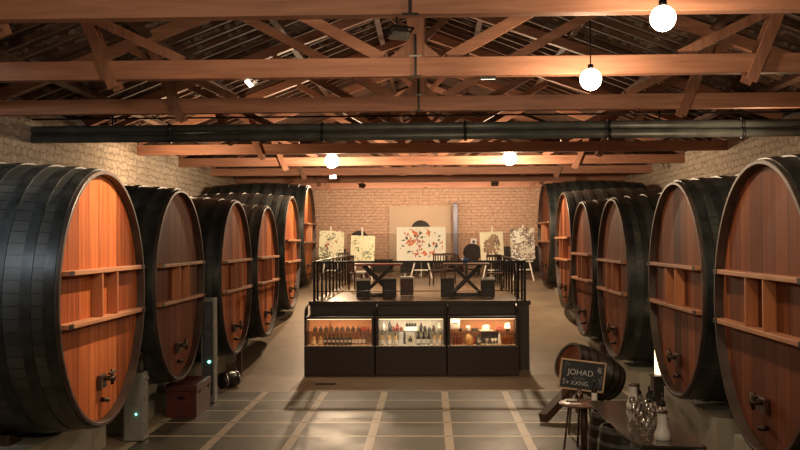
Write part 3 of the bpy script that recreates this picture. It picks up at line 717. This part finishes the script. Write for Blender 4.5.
for i, (x, y, w, y0, y1, m_, tilt, lb) in enumerate(ART):
    X = px(x, y); zb = pz(y1, y); zt = pz(y0, y); W = w * y / FPX; H = zt - zb
    easel(X, y, DECK + .002, zb - DECK, .33 if i != 2 else .37, 'pale wooden easel holding the ' + lb.split(',')[0])
    t = thing('painting', (X, y - .045, zb + .02), lb, 'painting')
    t.rotation_euler = (math.radians(-4), math.radians(tilt), 0)
    MB().box((0, 0, H / 2), (W, .03, H), bev=.004).build('canvas', m_, t)

# ------------------------------------------------------------------ back wall furniture
X0, X1 = px(389, 39.7), px(451, 39.7)
o = MB().box(((X0 + X1) / 2, 39.95, (DECK + pz(206, 39.9)) / 2), (X1 - X0, .05, pz(206, 39.9) - DECK)).build('projection_board', 'screen'); tag(o, 'tall plain beige board fixed on the brick back wall', 'board')
t = thing('metal_duct', (px(455.5, 39.5), 39.55, DECK), 'grey blue metal column with flared foot at the right edge of the beige board', 'duct')
MB().box((0, 0, 1.6), (.20, .16, pz(206, 39.6) - DECK - 1.1 + .9 - .0), bev=.03).build('column', 'duct', t).location = (0, 0, -0.0)
t.children[0].data.transform(Matrix.Translation((0, 0, (pz(206, 39.6) - DECK) / 2 + .2 - 1.6)))
MB().lathe([(0, 0), (.36, 0), (.30, .28), (.13, .62), (.1, .7), (0, .7)], 24).build('flared_foot', 'dark_wood', t)
t = thing('wall_picture', (px(473.5, 39.9), 39.96, pz(245, 39.9)), 'small white framed notice on the brick wall above the dark cask', 'picture')
MB().box((0, 0, .12), (.24, .03, .25), bev=.005).build('frame', 'paper', t); MB().box((0, -.018, .12), (.11, .006, .11)).build('print', 'greybox', t)
def small_cask(x, y, fl, zc, r, label, ln=.85, group=None):
    t = thing('cask_on_stand', (x, y, fl), label, 'cask', group)
    st = MB(); hz = zc - fl - r * 1.1
    for sx in (-1, 1):
        for yy in (.1, ln - .15): st.box((sx * r * .75, yy, hz / 2), (.08, .08, hz))
    for yy in (.1, ln - .15): st.box((0, yy, hz - .05), (r * 1.9, .08, .09))
    st.box((0, ln / 2, hz * .4), (r * 1.7, ln, .04)).build('stand', 'black_wood', t)
    n = 8
    bd = smooth_sharp(MB().lathe([(0, .03), (r * .86, .03), (r * .87, 0)] + [(r * (1 + .1 * math.sin(PI * i / n)), ln * i / n) for i in range(n + 1)] + [(0, ln)], 32, 'y', (0, 0, zc - fl)).build('cask_body', 'dark_wood', t), 30)
    for p in (.03, .2, .78, .95):
        rr = r * (1 + .1 * math.sin(PI * p)) + .008
        MB().lathe([(rr - .012, ln * p), (rr, ln * p), (rr, ln * p + .04), (rr - .012, ln * p + .04)], 32, 'y', (0, 0, zc - fl)).build('hoop', 'iron', t)
    MB().cyl((0, .028, zc - fl), (0, .0281 - .006, zc - fl), r * .85, seg=32).build('cask_face', 'chime' if 'second painting' in label or 'middle' in label else 'dark_wood', t)
    return t
small_cask(px(358.5, 36), 36, DECK, pz(239, 36), .30, 'dark round cask on a stand beside the second painting, left')
small_cask(px(420.5, 36.5), 36.5, DECK, pz(230, 36.5), .34, 'dark cask peeping over the large middle painting')
small_cask(px(472.5, 36), 36, DECK, pz(253, 36), .31, 'dark round cask below the framed notice')
def sideboard(x0, x1, y, h, label):
    X0, X1 = px(x0, y), px(x1, y); w = X1 - X0
    t = thing('sideboard', ((X0 + X1) / 2, y, DECK), label, 'sideboard')
    MB().box((0, .25, h / 2), (w, .5, h), bev=.01).build('body', 'case_dark', t)
    MB().box((0, .24, h + .015), (w + .04, .56, .03)).build('top', 'black_wood', t)
    n = max(2, int(w / .6))
    for k in range(n):
        d = MB().box((-w / 2 + (k + .5) * w / n, -.008, h / 2 + .02), (w / n - .03, .016, h - .12), bev=.003).build('door', 'black_wood', t)
        MB().sphere((-w / 2 + (k + .85) * w / n, -.025, h * .6), .014, seg=8).build('knob', 'chrome', d)
sideboard(319, 345, 38.8, .95, 'low dark sideboard behind the leftmost painting')
sideboard(372, 392, 38.9, .50, 'low dark sideboard left of the large painting')
sideboard(400, 447, 38.6, .62, 'low dark sideboard behind the large middle painting')
sideboard(484, 541, 38.8, 1.0, 'dark sideboard behind the two right paintings')
for k, (a, b) in enumerate(((346, 412), (412.6, 479), (479.6, 546))):
    y = 34.6; X0, X1 = px(a, y), px(b, y); zt = pz(233.5, y)
    t = thing('glass_screen', ((X0 + X1) / 2, y, DECK), 'clear glass screen panel behind the easels, %s of three' % ['left', 'middle', 'right'][k], 'glass screen')
    MB().box((0, 0, (zt - DECK) / 2 + .02), (X1 - X0 - .02, .012, zt - DECK - .04)).build('glass_pane', 'glass_tint', t)
    for s in (-1, 1): MB().box((s * (X1 - X0 - .06) / 2 * .8, 0, .06), (.08, .06, .12), bev=.01).build('foot_clamp', 'chrome', t)

# ------------------------------------------------------------------ lamps
def add_light(kind, loc, energy, col=(1, .72, .45), size=.1, target=None, cone=60, blend=.6, name='light', shape=None):
    d = bpy.data.lights.new(name, kind); d.energy = energy; d.color = col
    o = bpy.data.objects.new(name, d); C.objects.link(o); o.location = loc
    if kind == 'AREA':
        d.size = size if not shape else shape[0]
        if shape: d.shape = 'RECTANGLE'; d.size_y = shape[1]
    else: d.shadow_soft_size = size
    if kind == 'SPOT': d.spot_size = math.radians(cone); d.spot_blend = blend
    if target is not None:
        o.rotation_euler = (Vector(target) - Vector(loc)).to_track_quat('-Z', 'Y').to_euler()
    return o
WARM = (1, .68, .40)
def globe(x, y, X, r, label, e):
    z = pz(y, X)
    t = thing('globe_lamp', (px(x, X), X, z), label, 'lamp')
    MB().sphere((0, 0, 0), r).build('bulb', 'bulb', t)
    MB().cyl((0, 0, r * .9), (0, 0, r + .045), .035, seg=14).build('socket', 'iron', t)
    MB().cyl((0, 0, r + .05), (0, 0, max(r + .12, HB + .55 - z)), .008, seg=8).build('cord', 'iron', t)
    add_light('POINT', (px(x, X), X, z - r - .06), e, (1, .74, .48), .08, name='lamp_light')
globe(663, 21, 8.30, .112, 'glowing globe lamp at the top right, nearest to the camera', 95)
globe(591, 81, 11.55, .132, 'glowing globe lamp below the second truss, right of centre', 170)
globe(332, 160, 25.5, .19, 'glowing globe lamp over the deck, left of the distant pair', 560)
globe(510, 159, 25.5, .19, 'glowing globe lamp over the deck, right of the distant pair', 650)
def flood(x, y, Y, aim, label, e, cone=70, sc=1.0, lit=True, col=(1, .70, .44)):
    loc = Vector((px(x, Y), Y, pz(y, Y)))
    t = thing('floodlight', loc, label, 'floodlight')
    d = (Vector(aim) - loc).normalized(); q = d.to_track_quat('-Z', 'Y')
    if HB - loc.z > .12: MB().cyl((0, 0, .1), (0, 0, HB - loc.z + .012), .012, seg=8).build('stem', 'iron', t)
    QM = q.to_matrix().to_4x4() @ Matrix.Scale(sc, 4)
    MB().box((0, 0, .03), (.20, .13, .07), bev=.012).box((0, 0, .08), (.15, .09, .05), bev=.01).build('housing', 'chrome', t).matrix_local = QM
    MB().box((0, 0, -.008), (.18, .11, .006)).build('lens', 'lens' if lit else 'glass', t).matrix_local = QM
    MB().box((.11, 0, .06), (.008, .02, .14)).box((-.11, 0, .06), (.008, .02, .14)).box((0, 0, .135), (.228, .02, .008)).build('bracket', 'iron', t).matrix_local = QM
    if e: add_light('SPOT', loc + d * .06, e, col, .06, aim, cone, .8, name='flood_light')
flood(249, 81, 12.25, (-4.2, 11.4, 3.0), 'silver floodlight on the second truss aimed at the nearest left cask', 820, 75)
flood(398, 33, 8.88, (-3.2, 14.5, 3), 'silver floodlight under the nearest truss beside the king post', 180, 100)
flood(489, 77, 12.25, (1.0, 16.5, 0), 'silver floodlight under the second truss right of the king post', 260, 80)
flood(333, 176, 30.75, (-3.6, 27.3, 3.6), 'small lit spotlight on the seventh truss at left', 900, 90, 1.2)
flood(363, 186, 34.8, (-.3, 33, 2.5), 'small dark spotlight on the eighth truss left of centre', 0, 90, 1.2, False)
flood(495, 185, 34.8, (2.5, 32, 2.4), 'small blue-dark spotlight on the eighth truss right of centre', 0, 90, 1.3, False)
# unseen spots added for the paintings, plus a wash on the back wall
for k, (x, y, z, ax, ay, az, e, cone) in enumerate([(-.3, 28.6, 4.85, -.3, 33, 2.6, 300, 70), (-2.8, 28.0, 4.85, -2.9, 32, 2.6, 280, 70), (2.4, 28.0, 4.85, 2.5, 32, 2.6, 200, 70)]):
    add_light('SPOT', (x, y, z), e, (1, .78, .52), .1, (ax, ay, az), cone, .8, name='unseen_picture_light')
add_light('AREA', (0, 36.6, 3.9), 330, (1, .72, .48), 1, (0, 40.5, 6), name='wall_wash', shape=(8, .3))
for k in range(3): add_light('AREA', (CX0[k] + CW / 2, CY + .10, 1.19), [10, 11, 11][k], [(1, .62, .34), (1, .80, .56), (1, .66, .38)][k], .1, (CX0[k] + CW / 2, CY + .22, .6), name='case_light', shape=(1.3, .08))
# unseen lights added overhead to brighten the near beams and casks
add_light('SPOT', (-1.5, 2.5, 4.2), 450, (1, .76, .50), .4, (-1.5, 10, 6.1), 120, .7, name='roof_uplight')
add_light('SPOT', (-4.4, 6.8, 4.75), 520, (.86, .92, 1), .12, (-6.0, 10.6, 3.2), 62, .7, name='unseen_room_light')
add_light('AREA', (0, 5, 4.8), 24, (1, .78, .55), 2, (0, 12, 0), name='unseen_room_light', shape=(6, 1.5))
add_light('POINT', (-5.6, 21.6, 4.5), 170, WARM, .15, name='unseen_wall_light'); add_light('POINT', (5.4, 16.0, 4.3), 60, WARM, .15, name='unseen_wall_light')  # unseen point lights added high beside the side walls

# ------------------------------------------------------------------ left foreground: water cooler, chest, tall cooler, keg
t = thing('water_cooler', (px(133, 13.88), 13.88, 0), 'silver grey water dispenser with a green light between the first two left casks', 'water cooler', rz=.05)
MB().box((0, 0, .50), (.29, .30, .98), bev=.02).build('cabinet', 'cooler', t)
MB().box((.149, 0, .72), (.012, .2, .3), bev=.004).build('side_handle', 'cooler', t)
MB().box((.0, -.153, .70), (.2, .012, .3), bev=.004).build('front_panel', 'cooler', t)
MB().box((.155, .02, .90), (.05, .1, .05), bev=.01).build('spout', 'chrome', t)
MB().lathe([(0, .99), (.09, .99), (.11, 1.04), (.115, 1.26), (.10, 1.30), (0, 1.30)], 20).build('water_bottle', 'bottle_plastic', t)
MB().sphere((.04, -.16, .40), .014, seg=8).build('green_light', 'green_led', t)
MB().cyl((-.15, .02, .3), (-.19, 0, .06), .008, seg=8).cyl((-.19, 0, .06), (-.16, -.1, .01), .008, seg=8).build('power_cable', 'white', t)
t = thing('storage_chest', (-4.08, 16.1, 0), 'dark red wooden chest with flat lid standing by the second left cask', 'chest')
MB().box((0, 0, .21), (.50, 1.0, .42), bev=.01).build('chest_body', 'oxblood', t)
MB().box((0, 0, .485), (.53, 1.03, .12), bev=.02).build('lid', 'oxblood', t)
MB().box((0, -.51, .33), (.12, .02, .05), bev=.006).build('front_handle', 'iron', t)
MB().box((.265, -.30, .42), (.012, .06, .09)).box((.265, .30, .42), (.012, .06, .09)).build('latch', 'iron', t)
t = thing('tall_glass_cooler', (px(206.5, 17.02), 17.02, 0), 'tall narrow steel unit with dark glass door behind the red chest', 'glass cooler', rz=0.0)
MB().box((0, .08, .94), (.24, .24, 1.86), bev=.01).build('housing', 'cooler', t)
MB().box((0, -.048, .98), (.18, .012, 1.66)).build('glass_door', 'greybox', t)
for zz, hh in ((1.55, .34), (1.08, .42), (.38, .5)): MB().box((.0, -.057, zz), (.10, .008, hh)).build('inner_panel', 'duct', t)
MB().box((-.05, -.06, 1.2), (.012, .014, .5)).build('door_handle', 'chrome', t)
MB().sphere((.03, -.066, .74), .026, seg=10).build('green_light', 'green_led', t)
for sx in (-1, 1): MB().box((sx * .1, .1, .006), (.05, .2, .012)).build('foot', 'dark_rubber', t)
t = thing('small_keg', (px(227, 18.8), 18.8, .16), 'small black keg lying on the floor beyond the red chest', 'keg', rz=-.5)
MB().lathe([(0, -.24), (.13, -.24), (.15, -.2), (.16, 0), (.15, .2), (.13, .24), (0, .24)], 24, 'y').build('keg_body', 'black_paint', t)
for p in (-.2, .16): MB().lathe([(.145, p), (.163, p), (.163, p + .035), (.145, p + .035)], 24, 'y').build('hoop', 'chrome', t)
simple('grey_box', 'greybox', lambda m: m.box((0, 0, .3), (.30, .25, .22), bev=.01).box((0, 0, .1), (.36, .3, .2), bev=.005), (px(32, 9.6), 9.6, 0), 'dark grey box on the floor at the foot of the nearest left cask', 'box')

# ------------------------------------------------------------------ right foreground
# tilted display cask on its cradle
zb = .02
c0 = Vector((px(566, 16.0), 16.0, pz(361, 16.0))); ax = Vector((.80, .45, -.42)).normalized(); Lc = 1.02; r = .315
t = thing('tilted_cask', (c0.x + .3, c0.y + .15, 0), 'dark brown cask tilted face-up on a low cradle behind the blackboard', 'cask')
q = Vector((0, 0, 1)).rotation_difference(ax).to_matrix(); off = c0 - t.location; n = 10
smooth_sharp(MB().lathe([(0, .03), (r * .88, .03), (r * .9, 0)] + [(r * (1 + .22 * math.sin(PI * i / n)), Lc * i / n) for i in range(n + 1)] + [(0, Lc)], 36, 'z', off, q).build('cask_body', 'black_wood', t), 30)
MB().lathe([(0, .024), (r * .87, .024)], 36, 'z', off, q).build('cask_face', 'head_dark', t)
for p in (.0, .14, .30, .66, .82, .95):
    rr = r * (1 + .22 * math.sin(PI * p)) + .008
    rr2 = r * (1 + .22 * math.sin(PI * (p + .045))) + .008
    smooth_sharp(MB().lathe([(rr - .012, Lc * p), (rr, Lc * p), (rr2, Lc * (p + .045)), (rr2 - .012, Lc * (p + .045))], 36, 'z', off, q).build('hoop', 'iron', t), 30)
ft = Vector((px(541, 15.2), 15.2, .07)) - t.location; tp = Vector((px(583, 16.2), 16.2, .62)) - t.location
MB().bar(ft, tp, .14, .14).build('cradle_beam', 'dark_wood', t)
e = c0 + ax * Lc * .8 - t.location
MB().bar((e.x - .05, e.y + .05, 0), (e.x - .05, e.y + .05, e.z - .26), .12, .12, up=(0, 1, 0)).build('cradle_post', 'dark_wood', t)
MB().bar((e.x - .45, e.y - .25, 0), (e.x - .45, e.y - .25, e.z - .05), .12, .12, up=(0, 1, 0)).build('cradle_post', 'dark_wood', t)

# chalkboard sign
BY = 14.3
bc = Vector((px(580, BY), BY, pz(375.5, BY)))
t = thing('chalkboard_sign', (bc.x, bc.y, 0), 'black chalkboard in a pale wooden frame, tilted, behind the round table', 'chalkboard')
bw, bh = 43.5 * BY / FPX, 28.5 * BY / FPX
R6 = Matrix.Translation((0, 0, bc.z)) @ Matrix.Rotation(math.radians(7), 4, 'Y')
def tform(o): o.matrix_local = R6; return o
bd = tform(MB().box((0, 0, 0), (bw, .014, bh)).build('board', 'slate', t))
fr = MB(); w = .022
fr.box((0, -.004, bh / 2), (bw + w, .03, w)).box((0, -.004, -bh / 2), (bw + w, .03, w)).box((bw / 2, -.004, 0), (w, .03, bh)).box((-bw / 2, -.004, 0), (w, .03, bh))
tform(fr.build('frame', 'frame_wood', t))
def text_mesh(s, size, x, z, mat, name, xs=1.0):
    cu = bpy.data.curves.new(name, 'FONT'); cu.body = s; cu.size = size; cu.align_x = 'CENTER'; cu.extrude = .001; cu.offset = -.0005
    o = bpy.data.objects.new(name, cu); C.objects.link(o)
    me = bpy.data.meshes.new_from_object(o); bpy.data.objects.remove(o)
    me.transform(Matrix.Translation((x, -.0095, z)) @ Matrix.Rotation(PI / 2, 4, 'X') @ Matrix.Diagonal((xs, 1, 1, 1)))
    me.materials.append(M[mat]); m = bpy.data.objects.new(name, me); C.objects.link(m); m.parent = bd; return m
text_mesh('JOHAD', .118, -.03, .0, 'chalk', 'chalk_writing')
text_mesh('BO ION', .05, -.04, -.065, 'chalk2', 'chalk_writing')
text_mesh('XXNG,', .09, -.02, -.15, 'chalk', 'chalk_writing')
sk = MB()
for (x, z, r_) in ((-.26, -.09, .022), (-.26, -.14, .016), (-.21, -.12, .02), (.24, .10, .03), (.26, .075, .02)):
    sk.sphere((x, -.008, z), r_, (1, .08, 1.2), 12)
for (x, z, x2, z2) in ((-.26, -.15, -.26, -.19), (-.21, -.13, -.21, -.18), (.24, .08, .24, .03), (.21, .15, .30, .13), (-.27, .12, -.24, .17), (-.22, .13, -.2, .16), (.28, .02, .29, -.10), (.25, -.02, .28, -.12)):
    sk.bar((x, -.009, z), (x2, -.009, z2), .002, .007)
o = sk.build('chalk_doodle', 'chalk2', bd)
for s in (-1, 1): MB().bar((s * .2, .03, 0), (s * .12, .03, bc.z + .1), .03, .025, up=(0, 1, 0)).build('leg', 'dark_wood', t)
MB().bar((0, .45, 0), (0, .05, bc.z + .1), .03, .025, up=(0, 1, 0)).build('leg', 'dark_wood', t)

# round table with bottle, glass, plate
TYY = 13.2; tz = pz(402, TYY)
t = thing('round_table', (px(579, TYY), TYY, 0), 'small round wooden table on slim legs before the chalkboard', 'table')
MB().lathe([(0, tz - .035), (.29, tz - .035), (.305, tz - .02), (.305, tz - .008), (.295, tz), (0, tz)], 40).build('tabletop', 'table_wood', t)
MB().cyl((.03, -.02, 0), (.03, -.02, tz - .03), .042, .05, seg=14).build('centre_column', 'dark_wood', t)
for (a, b) in (((-.25, -.05), (-.17, 0)), ((.24, .05), (.15, 0)), ((-.02, .25), (0, .15)), ((.14, -.1), (.1, -.06))):
    MB().cyl((a[0], a[1], 0), (b[0], b[1], tz - .03), .014, seg=8).build('leg', 'dark_wood', t)
o = make_bottle('wine_bottle', 'bottle', True, 'paper', .30, .038, 'dark wine bottle with white label on the small round table'); o.location = (px(591.5, TYY - .02), TYY - .05, tz + .001)
t = thing('wine_glass', (px(577, TYY), TYY + .02, tz + .001), 'clear stemmed glass on the small round table before the chalkboard', 'glass')
def glass_mb():
    return MB().lathe([(0, 0), (.032, 0), (.03, .004), (.005, .008), (.004, .075), (.012, .085), (.036, .115), (.038, .14), (.030, .175), (.028, .175), (.035, .14), (.033, .117), (0, .088)], 20)
glass_mb().build('glass_bowl_and_stem', 'glassware', t)
simple('white_plate', 'white', lambda m: m.lathe([(0, 0), (.05, 0), (.085, .014), (.083, .017), (.05, .005), (0, .005)], 28), (px(569, TYY + .1), TYY + .1, tz + .001), 'small white plate at the back left of the round table', 'plate')
simple('paper_card', 'paper', lambda m: m.box((0, 0, .003), (.14, .10, .005), Euler((0, 0, .1))), (px(573, TYY - .12), TYY - .14, tz + .001), 'white card lying at the front of the round table', 'card')

# tasting counter: long board on three upright barrels
BH = .87
def upright(x, y, r, label):
    t = thing('upright_barrel', (x, y, 0), label, 'barrel', 'upright barrels carrying the tasting counter')
    n = 10
    smooth_sharp(MB().lathe([(0, 0)] + [(r * (1 + .16 * math.sin(PI * i / n)), BH * i / n) for i in range(n + 1)] + [(r * .93, BH), (r * .92, BH - .03), (0, BH - .03)], 32).build('staves', 'black_wood', t), 35)
    for p in (.02, .17, .34, .62, .79, .94):
        rr = r * (1 + .16 * math.sin(PI * p)) + .007; r2 = r * (1 + .16 * math.sin(PI * (p + .045))) + .007
        smooth_sharp(MB().lathe([(rr - .012, BH * p), (rr, BH * p), (r2, BH * (p + .045)), (r2 - .012, BH * (p + .045))], 32).build('hoop', 'pipe', t), 35)
    return t
b0 = upright(2.27, 9.55, .30, 'dark upright barrel under the near end of the tasting counter')
copy_thing(b0, (2.13, 10.45, 0), 'dark upright barrel under the middle of the tasting counter')
copy_thing(b0, (2.18, 11.35, 0), 'dark upright barrel under the far end of the tasting counter')
t = thing('counter_board', (0, 0, BH), 'long dark reflective board laid across the upright barrels', 'counter')
MB().prism([(1.93, 11.85), (1.93, 10.1), (2.02, 9.35), (2.62, 9.25), (2.66, 10.3), (2.58, 11.9)], 'z', .003, .03).build('board', 'mirror', t)
TB = BH + .032
def vase(x, y, Y, label):
    t = thing('white_dispenser', (px(x, Y), Y, TB), label, 'dispenser', None)
    smooth_sharp(MB().lathe([(0, 0), (.078, 0), (.082, .02), (.08, .05), (.055, .11), (.048, .17), (.05, .26), (0, .262)], 24).build('body', 'white', t), 50)
    MB().lathe([(0, .262), (.055, .262), (.058, .275), (.03, .29), (0, .29)], 24).build('cap', 'dark_wood', t)
def set_vase(): pass
vase(630, 405, 11.35, 'white flared dispenser at the far end of the tasting counter')
vase(658.5, 440, 9.62, 'white flared dispenser at the near end of the tasting counter')
gl = None
spots = [(2.30, 11.1), (2.42, 11.25), (2.28, 10.85), (2.42, 10.95), (2.22, 10.6), (2.36, 10.65), (2.48, 10.75), (2.20, 10.35), (2.33, 10.40), (2.46, 10.45), (2.18, 10.1), (2.31, 10.15), (2.20, 9.85), (2.33, 9.90), (2.12, 9.55), (2.14, 9.8)]
for i, (x, y) in enumerate(spots):
    if gl is None:
        gl = thing('wine_glass', (x, y, TB), 'clear stemmed glass in the crowd of glasses on the tasting counter', 'glass', 'glasses on the tasting counter')
        glass_mb().build('glass_bowl_and_stem', 'glassware', gl)
    else: copy_tree(gl).location = (x, y, TB)
sb = None
for i, (x, y) in enumerate([(2.50, 11.0), (2.56, 10.75), (2.46, 11.5), (2.54, 11.3)]):
    lab = 'dark bottle with white label standing among glasses on the counter'
    if sb is None: sb = make_bottle('wine_bottle', 'bottle', True, 'paper', .27, .038, lab, group='bottles on the tasting counter'); sb.location = (x, y, TB)
    else: copy_tree(sb).location = (x, y, TB)
# made-up glowing column standing for the lit wall in the cask gap
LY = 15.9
t = thing('wall_glow_stand', (px(656, LY), LY, 0), 'glowing stand-in for lit wall on a dark pedestal in the gap between two right casks', 'lamp')
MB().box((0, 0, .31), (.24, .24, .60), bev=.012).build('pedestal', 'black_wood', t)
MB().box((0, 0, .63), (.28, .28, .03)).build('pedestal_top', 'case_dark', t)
MB().lathe([(0, .66), (.075, .66), (.075, 1.24), (0, 1.24)], 24).build('glow_body', 'lamp_wall_glow', t)
# floor grate
simple('floor_grate', 'iron', lambda m: [m.box((-.17 + k * .045, 0, .006), (.02, .16, .010)) for k in range(9)] and m.box((0, .08, .006), (.40, .02, .012)).box((0, -.08, .006), (.40, .02, .012)), (px(324.5, 19.2), 19.2, 0), 'small dark grate set in the floor before the left display case', 'grate')

# ------------------------------------------------------------------ world, camera, colour
w = bpy.data.worlds.new('world'); w.use_nodes = True; bpy.context.scene.world = w
w.node_tree.nodes['Background'].inputs[0].default_value = (1, .78, .56, 1); w.node_tree.nodes['Background'].inputs[1].default_value = .03
cam = bpy.data.cameras.new('camera'); co = bpy.data.objects.new('camera', cam); C.objects.link(co)
cam.sensor_width = 36; cam.lens = 36 * FPX / 800; cam.clip_end = 200; cam.clip_start = .05
yaw = math.atan2(VX - 400, FPX); pit = math.atan2(VY - 225, FPX)
co.matrix_world = Matrix.Translation((0, 0, CAMH)) @ Matrix.Rotation(yaw, 4, 'Z') @ Matrix.Rotation(PI / 2 + pit, 4, 'X') @ Matrix.Rotation(-.006, 4, 'Z')
sc = bpy.context.scene; sc.camera = co
sc.view_settings.view_transform = 'Standard'; sc.view_settings.look = 'None'; sc.view_settings.gamma = 1; sc.view_settings.use_curve_mapping = False
sc.view_settings.exposure = 0.0
sc.cycles.use_denoising = True; sc.cycles.max_bounces = 8; sc.cycles.transparent_max_bounces = 24
sc.cycles.sample_clamp_indirect = 4
